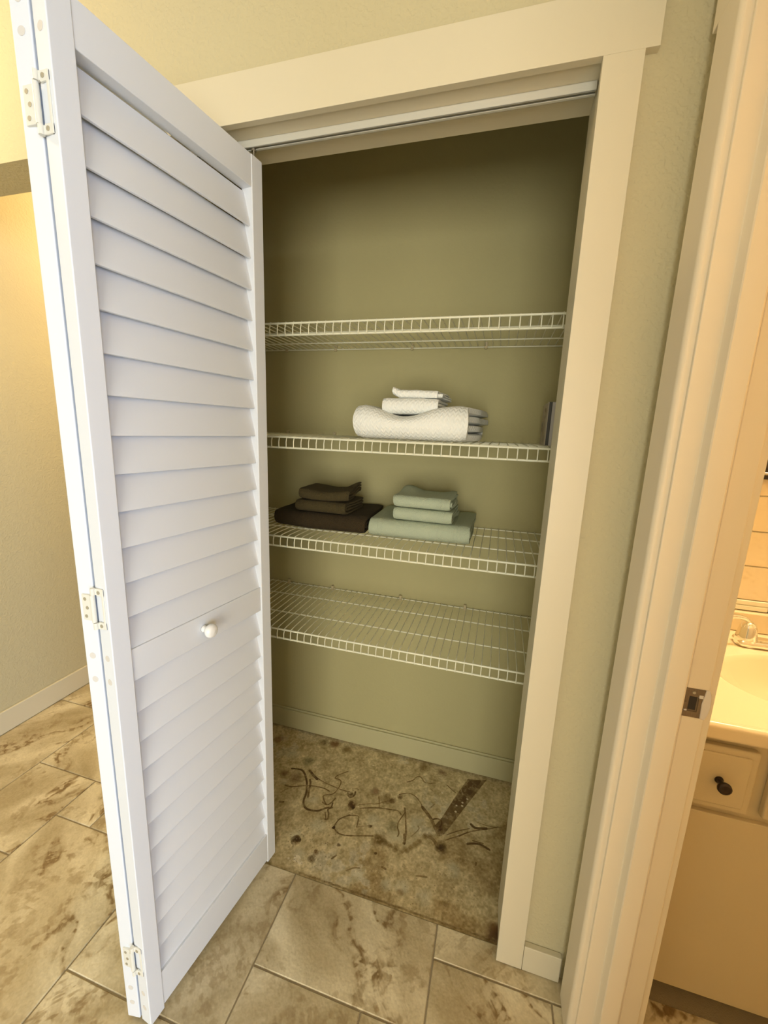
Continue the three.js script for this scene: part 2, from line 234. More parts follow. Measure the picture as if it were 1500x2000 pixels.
  for (let i = 0; i < 700; i++) { const [x, y] = P(480 + 760 * rnd(), 830 + 330 * rnd()); c.fillStyle = rnd() < 0.6 ? 'rgba(214,204,180,0.28)' : 'rgba(66,48,22,0.3)'; c.beginPath(); c.ellipse(x, y, 1 + 4 * rnd() * rnd(), 1 + 2 * rnd(), rnd() * 3, 0, 7); c.fill(); }
  trail([[1142, 425], [1152, 455]], 4, 'rgba(220,208,176,0.7)');
  for (let i = 0; i < 240; i++) { const u = 190 + 1140 * i / 240, v = 912 + (u - 190) * 0.352 - 6 + 8 * rnd(), [x, y] = P(u, v); c.fillStyle = rnd() < 0.5 ? 'rgba(104,80,44,0.3)' : 'rgba(160,140,102,0.4)'; c.beginPath(); c.ellipse(x, y, 4 + 8 * rnd(), 2 + 3 * rnd(), 0, 0, 7); c.fill(); }
  { // the trails are worn: let the slab show through them unevenly
    const st = c.getImageData(0, 0, W, Hh).data;
    for (let j = 0; j < Hh; j++) for (let i = 0; i < W; i++) {
      const k = (j * W + i) * 4, al = st[k + 3]; if (!al) continue;
      const w = fbm(i / 26, j / 26, 256, 256, 590, 3), e = fbm(i / 7, j / 7, 512, 512, 595, 2), f = al / 255 * clamp(0.62 + 0.5 * smooth(0.30, 0.62, w) + (e - 0.5) * 0.55, 0.2, 1);
      for (let q = 0; q < 3; q++) im.data[k + q] = lerp(im.data[k + q], st[k + q], f);
    }
    cb.putImageData(im, 0, 0);
  }
  const map = new THREE.CanvasTexture(cv); map.colorSpace = THREE.SRGBColorSpace;
  const g = box(X0, X1, -0.07, -0.006, Z0, Z1), p = g.attributes.position, uv = g.attributes.uv;
  for (let i = 0; i < p.count; i++) uv.setXY(i, (p.getX(i) - X0) / (X1 - X0), 1 - (p.getZ(i) - Z0) / (Z1 - Z0));
  tag(mesh('floor', g, std([1, 1, 1], 0.8, { map, bumpMap: map, bumpScale: 0.0012 })), 'bare stained concrete closet floor with brown adhesive trails', 'floor', null, 'structure');
}
function tileGeo(x0, x1, z0, z1, top = 0, gap = 0.0022, ch = 0.0016) {
  x0 += gap; x1 -= gap; z0 += gap; z1 -= gap; const lo = top - 0.008, mid = top - ch, P = [], q = (a, b, c, d) => P.push(...a, ...b, ...c, ...a, ...c, ...d);
  const r = (e, y) => [[x0 + e, y, z0 + e], [x1 - e, y, z0 + e], [x1 - e, y, z1 - e], [x0 + e, y, z1 - e]];
  const A = r(0, lo), B = r(0, mid), C = r(ch, top);
  for (let i = 0; i < 4; i++) { const j = (i + 1) % 4; q(A[j], A[i], B[i], B[j]); q(B[j], B[i], C[i], C[j]); }
  q(C[3], C[2], C[1], C[0]);
  const g = new THREE.BufferGeometry(); g.setAttribute('position', new THREE.Float32BufferAttribute(P, 3)); g.computeVertexNormals();
  const a = Math.floor(rnd() * 4), ox = rnd() * 3, oz = rnd() * 3, uv = [], p = g.attributes.position;
  for (let i = 0; i < p.count; i++) { const u = p.getX(i), v = p.getZ(i), e = p.getY(i) < top - 1e-6 ? 0.0005 : 0; uv.push((a & 1 ? -u : u) + ox + e, (a & 2 ? -v : v) + oz + e); }
  g.setAttribute('uv', new THREE.Float32BufferAttribute(uv, 2)); return g;
}
const gx = [-0.963, -0.51, -0.0545];
const tiles = [
  // seen in the photograph, edges measured on its grout lines
  [-0.51, -0.0545, -0.949, -0.711], [-0.0545, XR, -0.949, -0.865], [-0.0545, 0.2475, -0.865, -0.56], [0.2475, XR, -0.865, -0.40], [-0.51, -0.2085, -0.711, -0.409], [-0.2085, -0.0545, -0.711, -0.556], [-0.2085, -0.0545, -0.556, -0.409],
  [-0.963, -0.51, -0.949, -0.561], [-0.963, -0.51, -0.561, -0.1], [-1.422, -0.963, -0.868, -0.409], [-1.422, -1.267, -1.02, -0.868], [-1.267, -0.963, -1.173, -0.868], [-1.72, -1.267, -1.48, -1.02], [-1.72, -1.422, -1.02, -0.72], [-2.04, -1.72, -1.337, -0.88], [-2.04, -1.72, -1.80, -1.337], [-1.72, -1.267, -1.94, -1.48], [-1.267, -1.165, -1.48, -1.173],
  [-1.267, -1.165, -1.94, -1.48], [-2.04, -1.72, -2.26, -1.80], [-1.72, -1.165, -2.40, -1.94], [-2.04, -1.72, -0.88, -0.42], [-1.72, -1.422, -0.72, -0.26], [-1.422, -0.963, -0.409, 0.05], [-2.04, -1.72, -0.42, 0.05], [-1.72, -1.422, -0.26, 0.05], [-0.963, -0.51, -0.1, 0.35], [-0.51, -0.0545, -0.409, 0.05], [-0.0545, 0.2475, -0.56, -0.1], [0.2475, XR, -0.40, 0.05], [-0.0545, XR, -0.1, 0.35], [-0.51, -0.0545, 0.05, 0.35],
  [XR, 0.70, -0.82, -0.36], [XR, 0.70, -0.36, -0.1], [0.40, 0.70, -0.95, -0.82], [0.70, 1.16, -0.95, -0.49], [0.70, 1.16, -0.49, -0.08], [1.16, 1.62, -0.95, -0.49], [1.16, 1.62, -0.49, -0.08],
];
for (const [a, b, c, d] of tiles) mesh('tile', tileGeo(a, b, c, d), M.tile[Math.floor(rnd() * 2)], floor);

// baseboards
const baseProfile = (x0, x1, y1, z0, z1) => board(x0, x1, 0.002, y1, z0, z1, 0.0025);
struct('baseboard_left', board(XL, XL + 0.013, 0.002, 0.106, -3.0, 3.2, 0.0045, 3), M.trim, 'cream baseboard along the warm lit hall wall', 'baseboard');
struct('baseboard_front', baseProfile(0.176, 0.268, 0.082, ZF, CASE), M.trim, 'short cream baseboard between the closet casing and the doorway casing', 'baseboard');
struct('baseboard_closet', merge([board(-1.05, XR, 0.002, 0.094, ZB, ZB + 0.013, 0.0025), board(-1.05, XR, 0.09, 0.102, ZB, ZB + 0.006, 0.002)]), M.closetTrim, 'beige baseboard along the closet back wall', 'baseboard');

// closet door frame: flat casing, header board, jambs
{
  const t = group('trim_1'); tag(t, 'flat cream casing and header board round the closet opening', 'door frame', null, 'structure');
  mesh('casing', board(OPEN_R, 0.1752, 0.003, HEAD, ZF, CASE, 0.0007), M.trim, t);
  mesh('casing', board(-0.866, OPEN_L, 0.003, HEAD, ZF, CASE, 0.0007), M.trim, t);
  mesh('header_board', board(-0.888, 0.1966, HEAD, 2.141, ZF, CASE, 0.0007), M.trim, t);
  mesh('jamb', board(0.1145, 0.134, 0, 2.0505, ZI, ZF, 0.0012), M.trim, t);
  mesh('jamb', board(-0.825, -0.8055, 0, 2.0505, ZI, ZF, 0.0012), M.trim, t);
  mesh('head_jamb', board(-0.825, 0.134, 2.0505, 2.07, ZI, ZF, 0.0012), M.trim, t);
}
{
  const t = group('door_track'); tag(t, 'white metal sliding track under the closet header', 'track');
  mesh('channel', merge([board(-0.80, 0.112, 2.034, 2.0500, -0.9678, -0.9664, 0.0005), board(-0.80, 0.112, 2.034, 2.0354, -0.9690, -0.9664, 0.0005), board(-0.80, 0.112, 2.034, 2.0354, -0.9820, -0.9755, 0.0005), board(-0.80, 0.112, 2.034, 2.0500, -0.9820, -0.9806, 0.0005), board(-0.80, 0.112, 2.0488, 2.0503, -0.9820, -0.9664, 0.0005)]), M.track, t);
}
// doorway to the bathroom
{
  const t = group('trim_2'); tag(t, 'cream bathroom doorway frame with casing, stop and strike hole', 'door frame', null, 'structure');
  const top = HEAD, arc = []; const r = 0.009;
  for (let i = 0; i <= 8; i++) { const a = Math.PI / 2 * i / 8; arc.push([0.269 + r - r * Math.cos(a), -0.806 - r + r * Math.sin(a)]); }
  mesh('casing', prism([[XR, -0.888], [0.2705, -0.888], [0.269, -0.8865], ...arc, [XR, -0.806]], 0.003, top), M.trimBath, t);
  mesh('header_board', board(0.269, XR, HEAD, 2.141, -0.908, 0.005, 0.0015), M.trimBath, t);
  mesh('casing', board(0.269, XR, 0.003, HEAD, -0.095, -0.016, 0.0015), M.trimBath, t);
  mesh('casing', board(0.40, 0.416, 0.003, HEAD, -0.888, -0.806, 0.0015), M.trimBath, t);
  mesh('jamb', board(XR, 0.3670, 0, 2.0505, -0.822, -0.800, 0.002), M.trimBath, t);
  mesh('jamb', merge([board(0.3665, 0.404, 0, 0.899, -0.822, -0.801, 0.003), board(0.3665, 0.404, 0.957, 2.0505, -0.822, -0.801, 0.003)]), M.trimBath, t);
  mesh('jamb', board(XR, 0.404, 0, 2.0505, -0.100, -0.080, 0.002), M.trimBath, t);
  mesh('head_jamb', board(XR, 0.404, 2.0505, 2.07, -0.822, -0.080, 0.002), M.trimBath, t);
  mesh('door_stop', prism([[0.3165, -0.80], [0.3185, -0.7985], [0.3200, -0.7950], [0.3235, -0.7835], [0.3255, -0.7820], [0.3560, -0.7820], [0.3572, -0.7830], [0.3572, -0.80]], 0.003, 2.0505), M.trimBath, t);
  // strike: chipped mortise with a pale lip
  const s = mesh('strike_mortise', merge([box(0.3675, 0.401, 0.899, 0.957, -0.822, -0.8045), box(0.3675, 0.3715, 0.913, 0.9285, -0.8045, -0.8025), box(0.3675, 0.400, 0.942, 0.957, -0.8045, -0.8022), box(0.390, 0.400, 0.899, 0.942, -0.8045, -0.8025), box(0.3675, 0.390, 0.899, 0.9105, -0.8045, -0.8025)]), M.wood, t); s.userData.label = 'dark chipped wood strike hole';
  mesh('bolt_hole', box(0.3755, 0.3875, 0.9135, 0.940, -0.8046, -0.8042), M.dark, s);
  const lip = []; for (let i = 0; i <= 10; i++) { const a = -1.25 + 2.5 * i / 10; lip.push([0.4 + 0.0085 * Math.cos(a), 0.928 + 0.031 * Math.sin(a)]); }
  const sh = new THREE.Shape([new THREE.Vector2(0.397, 0.900), ...lip.map((p) => new THREE.Vector2(...p)), new THREE.Vector2(0.399, 0.957), new THREE.Vector2(0.396, 0.93)]);
  mesh('lip', metricUV(plain(new THREE.ExtrudeGeometry(sh, { depth: 0.006, bevelEnabled: true, bevelSize: 0.0008, bevelThickness: 0.0008, bevelSegments: 1 }).translate(0, 0, -0.808))), M.chip, s).userData.label = 'pale painted strike lip';
  const sc = mesh('screw', cyl(0.0028, 0.0028, 0.002, 10).rotateX(Math.PI / 2).translate(0.380, 0.9495, -0.802), M.screw, s); sc.userData.label = 'small screw';
  mesh('chip', board(0.369, 0.374, 0.9108, 0.9135, -0.8045, -0.8015, 0.0008, 1), M.chip, s); mesh('chip', board(0.389, 0.396, 0.9395, 0.946, -0.8045, -0.8012, 0.001, 1), M.chip, s);
}

// ---------------------------------------------------------------- louvred bifold door
{
  const d = group('door_1', scene, [0, 0, 0]); tag(d, 'white louvered bifold closet door folded open with a round knob', 'door', null, 'structure');
  const L = 0.448, TH = 0.032, SW = 0.0365, Y0 = 0.012, Y1 = 2.008, PITCH = 0.0695;
  const stileG = board(0, SW, Y0, Y1, -TH, 0, 0.0022), stileG2 = stileG.clone().translate(L - SW, 0, 0);
  const railG = [[1.940, Y1 - 0.0005, -0.0015], [0.8875, 0.957, -0.004], [0.022, 0.1213, -0.0015]].map(([a, b, w]) => board(SW - 0.002, L - SW + 0.002, a, b, -TH - w, w, 0.0016));
  const tilt = Math.atan2(0.0182, 0.0755), slatG = metricUV(plain(new RoundedBoxGeometry(L - 2 * SW + 0.004, 0.0772, 0.0058, 1, 0.0015))); slatG.translate(L / 2, 0.0386, -0.0029).rotateX(-tilt);
  const leaf = (pos, turn) => {
    const g = group('leaf', d, pos, turn);
    mesh('stile', stileG, M.door, g); mesh('stile', stileG2, M.door, g); for (const r of railG) mesh('rail', r, M.door, g);
    for (let k = 0; k < 14; k++) mesh('slat', slatG, M.door, g).position.set(0, 0.957 + PITCH * k - 0.003 + k * 0.0002, -0.0072);
    for (let k = 0; k < 11; k++) mesh('slat', slatG, M.door, g).position.set(0, 0.1213 + PITCH * k - 0.003, -0.0072);
    return g;
  };
  const A = leaf([-0.6661, 0, -0.5358], Math.acos(0.1445)), B = leaf([-0.7984, 0, -0.9787], -Math.acos(0.1445));
  // round knob on the near leaf
  const u = (0.746 - 0.5358) / 0.9895;
  const kb = mesh('knob', lathe([[0, 0], [0.0085, 0], [0.0085, 0.004], [0.0065, 0.008], [0.0068, 0.012], [0.0125, 0.0155], [0.0160, 0.0205], [0.0165, 0.0255], [0.0145, 0.0305], [0.0095, 0.0340], [0, 0.0352]], 32).rotateX(Math.PI / 2), M.knob, A); kb.position.set(u, 0.9235, -0.004); kb.userData.label = 'small round white knob';
  // hinges across the near edges: a frame plate on one leaf, a smaller plate nested on the other
  const hingeAt = (yc) => {
    const h = mesh('hinge', merge([
      board(-0.6905, -0.6735, yc - 0.040, yc - 0.026, -0.5385, -0.5350, 0.001), board(-0.6905, -0.6735, yc + 0.026, yc + 0.040, -0.5385, -0.5350, 0.001), board(-0.6785, -0.6735, yc - 0.040, yc + 0.040, -0.5385, -0.5348, 0.001),
      board(-0.724, -0.7015, yc - 0.0255, yc + 0.0255, -0.5400, -0.5335, 0.001),
      plain(cyl(0.0042, 0.0042, 0.0535, 14).translate(-0.6982, yc, -0.5340)), plain(cyl(0.0042, 0.0042, 0.013, 14).translate(-0.6960, yc + 0.034, -0.5340)), plain(cyl(0.0042, 0.0042, 0.013, 14).translate(-0.6960, yc - 0.034, -0.5340)),
      board(-0.6960, -0.6890, yc + 0.028, yc + 0.040, -0.5375, -0.5345, 0.0008), board(-0.6960, -0.6890, yc - 0.040, yc - 0.028, -0.5375, -0.5345, 0.0008)]), M.hinge, d);
    for (const [x, y] of [[-0.684, 0.033], [-0.684, -0.033]]) mesh('screw', cyl(0.0034, 0.0034, 0.001, 14).rotateX(Math.PI / 2).translate(x, yc + y, -0.5347), M.screw, h);
    for (const [x, y] of [[-0.716, 0.017], [-0.712, 0], [-0.716, -0.017]]) mesh('screw', cyl(0.0034, 0.0034, 0.001, 14).rotateX(Math.PI / 2).translate(x, yc + y, -0.5332), M.screw, h);
  };
  for (const y of [1.851, 1.056, 0.2025]) hingeAt(y);
  // filled dowel holes in the near edges
  const plug = cyl(0.0062, 0.0062, 0.0012, 18).rotateZ(Math.PI / 2);
  for (const y of [1.945, 1.985, 0.955, 0.905, 0.105, 0.06]) mesh('filled_hole', plug, M.filler, A).position.set(0.0, y, -0.016);
  for (const y of [1.945, 1.985, 0.955, 0.905, 0.105, 0.06]) mesh('filled_hole', plug, M.filler, B).position.set(L, y, -0.016);
  // guide pin in the track
  const pin = mesh('guide_pin', merge([plain(cyl(0.0026, 0.0026, 0.036, 12).translate(-0.6185, 2.026, -0.9722)), plain(cyl(0.0060, 0.0060, 0.004, 16).translate(-0.6185, 2.0300, -0.9722)), board(-0.632, -0.610, 2.0075, 2.0100, -0.977, -0.945, 0.001)]), M.steel, d); pin.userData.label = 'steel guide pin at the top corner';
}

// ---------------------------------------------------------------- wire shelves
const SHELF_Y = [1.697, 1.372, 1.056, 0.7305], ZFRONT = -1.134;
{
  const r = 0.0017, bend = []; bend.push([0, 0, ZB + 0.004], [0, 0, -1.40], [0, 0, -1.26], [0, 0, -1.15], [0, -0.0008, ZFRONT - 0.006], [0, -0.006, ZFRONT], [0, -0.022, ZFRONT], [0, -0.0375, ZFRONT]);
  const wireG = tube(bend, r, 22, 6);
  const rodG = (rad) => new THREE.CylinderGeometry(rad, rad, 1.325, 8).rotateZ(Math.PI / 2).translate(-0.3845, 0, 0);
  const thin = rodG(0.0024), thick = rodG(0.0032);
  const clipG = merge([board(-0.0055, 0.0055, -0.004, 0.012, ZB, ZB + 0.010, 0.002), plain(cyl(0.0032, 0.0032, 0.004, 12).rotateX(Math.PI / 2).translate(0, 0.0085, ZB + 0.0105)), board(-0.005, 0.005, -0.010, -0.003, ZB, ZB + 0.012, 0.002)]);
  const labels = ['topmost empty white wire shelf in the closet', 'white wire shelf holding the white towels and the small box', 'white wire shelf holding the dark and the sage towels', 'lowest empty white wire shelf above the concrete floor'];
  SHELF_Y.forEach((y, i) => {
    const s = group('wire_shelf', scene, [0, y, 0]); tag(s, labels[i], 'shelf', 'wire shelves in the closet');
    for (let k = 0; k < 53; k++) mesh('wire', wireG, M.wire, s).position.set(0.2685 - 0.02502 * k - (i === 3 ? 0.0165 : 0), 0, 0);
    for (const z of [-1.26, -1.415, ZB + 0.005]) mesh('cross_rod', thin, M.wire, s).position.set(0, -0.0036, z);
    mesh('front_rod', thick, M.wire, s).position.set(0, -0.0045, ZFRONT - 0.0042); mesh('front_rod', thick, M.wire, s).position.set(0, -0.0365, ZFRONT - 0.0042);
    for (const x of [-0.844, -0.638, -0.340, -0.080, 0.2]) mesh('wall_clip', clipG, M.plastic, s).position.set(x, 0, 0);
  });
}

// ---------------------------------------------------------------- towels
const loops = dataTexture(512, (u, v) => 255 * clamp(0.25 + 0.9 * (fbm(u * 90, v * 90, 90, 90, 610, 2) - 0.2) * (0.7 + 0.5 * fbm(u * 12, v * 12, 12, 12, 620, 2))));
const twill = dataTexture(1024, (u, v) => {                // covers 0.36 m: fine herringbone, ribbed bands near both ends
  const x = (u > 0.5 ? u - 1 : u) * 0.36, z = Math.abs(((u * 18) % 1) * 2 - 1), d = v * 100 + z * 3;
  const rib = [0.062, 0.074, 0.112, 0.122, 0.132, -0.118, -0.130].reduce((m, q) => Math.max(m, 1 - Math.abs(x - q) / 0.0022), 0);
  return 255 * clamp(0.30 * (0.5 + 0.5 * Math.sin(6.283 * d)) + 0.55 * fbm(u * 160, v * 160, 160, 160, 630, 2) + 0.45 * clamp(rib));
});
const ripple = dataTexture(512, (u, v) => 255 * clamp(0.45 + 0.32 * Math.sin(6.283 * (v * 12 + 0.30 * Math.sin(6.283 * u * 9) + 0.25 * (fbm(u * 6, v * 6, 6, 6, 640, 2) - 0.5))) + 0.5 * (fbm(u * 70, v * 70, 70, 70, 644, 2) - 0.5)));
const cloth = (rgb, bump, metres, scale, sheen) => new THREE.MeshPhysicalMaterial({ color: new THREE.Color().setRGB(...rgb), roughness: 0.95, bumpMap: scaled(bump, metres), bumpScale: scale, sheen: 0.3, sheenRoughness: 0.6, sheenColor: new THREE.Color().setRGB(...sheen) });
M.white = cloth([0.82, 0.84, 0.81], ripple, 0.13, 0.0013, [0.3, 0.28, 0.22]);
M.brown = cloth([0.034, 0.021, 0.005], loops, 0.14, 0.0034, [0.006, 0.004, 0.001]);
M.brown2 = cloth([0.062, 0.046, 0.014], loops, 0.14, 0.0034, [0.006, 0.004, 0.001]);
M.sage = cloth([0.44, 0.50, 0.37], twill, 0.36, 0.0022, [0.2, 0.2, 0.14]);
function foldedTowel({ w, d, h, seed, ends = 0.006, puff = 0.002, deform }) {
  // one cloth folded in half twice: a loose outer fold at the front round an inner one
  const t = h / 4, path = []; const arc = (cz, cy, r, a0, a1, n) => { for (let i = 1; i < n; i++) { const a = lerp(a0, a1, i / n); path.push([cz + r * Math.cos(a), cy + r * Math.sin(a)]); } };
  const run = (z0, z1, y, n) => { for (let i = 0; i <= n; i++) path.push([lerp(z0, z1, i / n), y]); };
  const zf = -2 * t, zk = -d + t, P2 = Math.PI / 2;
  run(zk, zf - 0.004, 2.5 * t, 9); arc(zf - 0.004, 2 * t, 0.5 * t, P2, -P2, 5); run(zf - 0.004, zk, 1.5 * t, 9); arc(zk, t, 0.5 * t, P2, 3 * P2, 5); run(zk, zf, 0.5 * t, 9); arc(zf, 2 * t, 1.5 * t, -P2, P2, 10); run(zf, zk - 0.3 * t, 3.5 * t, 9);
  const n = path.length, NX = 34, ring = [];
  const nor = path.map((p, i) => { const a = path[Math.max(0, i - 1)], b = path[Math.min(n - 1, i + 1)], dx = b[0] - a[0], dy = b[1] - a[1], l = Math.hypot(dx, dy) || 1; return [-dy / l, dx / l]; });
  let len = 0; const along = path.map((p, i) => { if (i) len += Math.hypot(p[0] - path[i - 1][0], p[1] - path[i - 1][1]); return len; });
  const pos = [], uv = [], idx = [], m = 2 * n;
  for (let i = 0; i <= NX; i++) {
    const q = i / NX, xs = -Math.cos(Math.PI * q) * 0.18 + (2 * q - 1) * 0.82, e = Math.min(1 - Math.abs(xs), 1) * w / 2, thick = t * 0.485 * (0.62 + 0.38 * smooth(0, t * 0.9, e));
    for (let k = 0; k < m; k++) {
      const side = k < n ? 1 : -1, j = k < n ? k : m - 1 - k, f = along[j] / len;
      const jag = (vnoise(f * 9, seed * 3.7 + (xs > 0 ? 5 : 0), 99, 99, 700 + seed) - 0.5) * 2 * ends;
      let x = xs * w / 2 + jag * smooth(0.6, 1, Math.abs(xs)) * Math.sign(xs);
      const lump = (fbm(x * 14 + 40, path[j][0] * 14 + 40 + f * 3, 999, 999, 720 + seed, 3) - 0.5) * 2 * puff;
      let z = path[j][0] + nor[j][0] * thick * side, y = path[j][1] + nor[j][1] * thick * side;
      y += lump * (y / h); z += lump * smooth(-0.06, 0, z) * 0.8 + (vnoise(x * 9 + 50, 3.3, 99, 99, 740 + seed) - 0.5) * 0.008 * smooth(-0.1, 0, z);
      if (deform) [x, y, z] = deform(x, y, z, w, d, h);
      pos.push(x, Math.max(y, 0.0002), z); uv.push(x, along[j] + seed * 0.11);
    }
  }
  for (let i = 0; i < NX; i++) for (let k = 0; k < m; k++) { const a = i * m + k, b = i * m + (k + 1) % m, c = a + m, e = b + m; idx.push(a, b, c, b, e, c); }
  for (const i of [0, NX]) {
    const at = pos.length / 3; for (let k = 0; k < m; k++) { const q = (i * m + k) * 3; pos.push(pos[q], pos[q + 1], pos[q + 2]); uv.push(pos[q + 2] + 0.05, pos[q + 1]); }
    for (let j = 0; j + 1 < n; j++) { const a = at + j, b = a + 1, c = at + m - 1 - j, e = c - 1; if (i) idx.push(a, b, c, b, e, c); else idx.push(a, c, b, b, c, e); }
  }
  const g = new THREE.BufferGeometry(); g.setAttribute('position', new THREE.Float32BufferAttribute(pos, 3)); g.setAttribute('uv', new THREE.Float32BufferAttribute(uv, 2));
  g.setIndex(idx); g.computeVertexNormals(); return g;
}
function towel(name, o, m, place, turn, label, grp) { const t = mesh(name, foldedTowel(o), m); t.position.set(...place); t.rotation.y = turn; tag(t, label, 'towel', grp); return t; }
const DY = 0.0018;
{
  const y = SHELF_Y[1] + DY, sag = (x, a, b, c) => Math.exp(-Math.pow((x - a) / b, 2)) * c;
  towel('bath_towel', { w: 0.318, d: 0.34, h: 0.091, seed: 1, ends: 0.010, puff: 0.004, deform: (X, Y, Z, w, d, h) => { const k = Y / h, r = smooth(0.04, 0.18, X); const s = sag(X, -0.02, 0.085, 0.30) * smooth(0.25, 1, k); return [X + r * 0.035 * smooth(-0.02, -0.16, Z) + 0.010 * Math.sin(k * 3.1) * Math.sign(X) * smooth(0.1, 0.18, Math.abs(X)), Y * (1.04 - s + 0.08 * smooth(0.02, 0.1, Math.abs(X + 0.02))), Z - r * 0.015 * k]; } }, M.white, [-0.262, y, -1.148], -0.02, 'thick white bath towel folded at the bottom of the white stack', 'white towels');
  towel('hand_towel', { w: 0.166, d: 0.20, h: 0.046, seed: 2, ends: 0.006, puff: 0.003, deform: (X, Y, Z) => [X, Y, Z] }, M.white, [-0.266, y + 0.074, -1.185], -0.03, 'white hand towel between the white bath towel and washcloth', 'white towels');
  towel('washcloth', { w: 0.143, d: 0.17, h: 0.024, seed: 3, ends: 0.008, puff: 0.003, deform: (X, Y, Z, w) => [X, Y + 0.010 * smooth(-0.045, -0.075, X) - 0.005 * smooth(0, 0.08, X), Z] }, M.white, [-0.252, y + 0.1205, -1.200], -0.05, 'thin white washcloth on top of the white stack', 'white towels');
}
{
  const y = SHELF_Y[2] + DY;
  towel('bath_towel', { w: 0.335, d: 0.275, h: 0.058, seed: 4, ends: 0.010, puff: 0.003, deform: (X, Y, Z, w, d, h) => { const l = smooth(-0.02, -0.17, X); return [X - 0.03 * l * smooth(0, -0.14, Z) * (0.5 + 0.5 * Math.sin(Math.PI * Y / h)), Y * (1 - 0.10 * l), Z - 0.02 * l]; } }, M.brown, [-0.577, y, -1.229], 0.02, 'dark brown bath towel folded at the bottom of the dark stack', 'dark brown towels');
  towel('hand_towel', { w: 0.188, d: 0.18, h: 0.040, seed: 5, ends: 0.006, puff: 0.003 }, M.brown2, [-0.570, y + 0.0595, -1.236], -0.04, 'dark brown hand towel in the middle of the dark stack', 'dark brown towels');
  towel('washcloth', { w: 0.172, d: 0.16, h: 0.034, seed: 6, ends: 0.006, puff: 0.003, deform: (X, Y, Z) => [X, Y + 0.016 * smooth(0.03, 0.09, X) * smooth(-0.06, -0.14, Z) - 0.004 * Math.cos(X * 30), Z] }, M.brown2, [-0.556, y + 0.1015, -1.240], 0.05, 'dark brown washcloth with a curled corner on the dark stack', 'dark brown towels');
  towel('bath_towel', { w: 0.328, d: 0.275, h: 0.060, seed: 7, ends: 0.005, puff: 0.002 }, M.sage, [-0.229, y, -1.231], 0.01, 'sage green bath towel folded at the bottom of the sage stack', 'sage green towels');
  towel('hand_towel', { w: 0.186, d: 0.18, h: 0.040, seed: 8, ends: 0.005, puff: 0.002 }, M.sage, [-0.222, y + 0.0615, -1.235], -0.05, 'sage green hand towel in the middle of the sage stack', 'sage green towels');
  towel('washcloth', { w: 0.180, d: 0.165, h: 0.038, seed: 9, ends: 0.007, puff: 0.002, deform: (X, Y, Z) => [X, Y + 0.014 * smooth(-0.02, -0.08, X) * smooth(-0.05, -0.14, Z) + 0.008 * smooth(0.03, 0.09, X) * smooth(-0.04, -0.14, Z), Z] }, M.sage, [-0.222, y + 0.1035, -1.235], -0.05, 'sage green washcloth with dipping middle on the sage stack', 'sage green towels');
}
// carton at the right end of the second shelf
{
  const cv = document.createElement('canvas'); cv.width = 256; cv.height = 256; const c = cv.getContext('2d');
  c.fillStyle = '#a49a86'; c.fillRect(0, 0, 256, 256);
  for (let i = 0; i < 60; i++) { c.fillStyle = `rgba(${90 + 60 * rnd()},${80 + 50 * rnd()},${60 + 40 * rnd()},0.16)`; c.beginPath(); c.ellipse(40 + 150 * rnd(), 40 + 190 * rnd(), 6 + 22 * rnd(), 5 + 20 * rnd(), rnd() * 3, 0, 7); c.fill(); }
  c.fillStyle = 'rgba(70,56,38,0.55)'; for (const [x, y, w, h] of [[150, 40, 60, 26], [160, 84, 30, 18], [30, 150, 24, 70], [60, 120, 16, 40]]) { c.beginPath(); c.ellipse(x, y, w / 2, h / 2, 0.3, 0, 7); c.fill(); }
  const map = new THREE.CanvasTexture(cv); map.colorSpace = THREE.SRGBColorSpace;
  const b = group('carton', scene, [0.1155, SHELF_Y[1] + DY, -1.2325]); tag(b, 'small printed carton standing at the end of the towel shelf', 'box');
  const side = new THREE.BoxGeometry(0.135, 0.118, 0.16).translate(0.0675, 0.059, -0.08);
  mesh('body', side, std([1, 1, 1], 0.6, { map }), b);
  mesh('dark_band', box(0.0015, 0.0100, 0.0006, 0.1178, -0.0002, 0.0006), std([0.035, 0.034, 0.025], 0.5), b).userData.label = 'dark printed stripe';
  mesh('light_band', box(0.0100, 0.1345, 0.0006, 0.1178, -0.0002, 0.0004), std([0.46, 0.44, 0.42], 0.5), b);
}

// ---------------------------------------------------------------- bathroom
{
  const v = group('vanity_cabinet', scene, [0, 0, 0]); tag(v, 'cream painted vanity cabinet with a dark knob seen through the doorway', 'cabinet');
  mesh('body', merge([box(0.418, 1.30, 0.09, 0.788, -0.952, -0.940), box(0.418, 0.432, 0.09, 0.788, -1.46, -0.952), box(1.286, 1.30, 0.09, 0.788, -1.46, -0.952), box(0.432, 1.286, 0.09, 0.104, -1.46, -0.952), box(0.418, 1.30, 0.0, 0.09, -1.014, -1.0)]), M.cabinet, v);
  mesh('door', board(0.425, 0.85, 0.092, 0.597, -0.940, -0.928, 0.002), M.cabinet, v);
  const front = (x0, x1) => { const o = mesh('drawer', merge([board(x0, x1, 0.616, 0.768, -0.940, -0.9235, 0.004, 3), board(x0 + 0.014, x1 - 0.014, 0.630, 0.754, -0.9255, -0.9190, 0.003, 2)]), M.cabinet, v); return o; };
  const d1 = front(0.432, 0.578); front(0.604, 1.05); front(1.07, 1.28);
  const kn = mesh('knob', lathe([[0, 0], [0.0085, 0], [0.008, 0.003], [0.0055, 0.007], [0.006, 0.014], [0.0115, 0.018], [0.0135, 0.0225], [0.0125, 0.027], [0.009, 0.0285], [0.0085, 0.0278], [0, 0.0285]], 28).rotateX(Math.PI / 2), M.bronze, d1); kn.position.set(0.512, 0.692, -0.919); kn.userData.label = 'dark bronze knob';
}
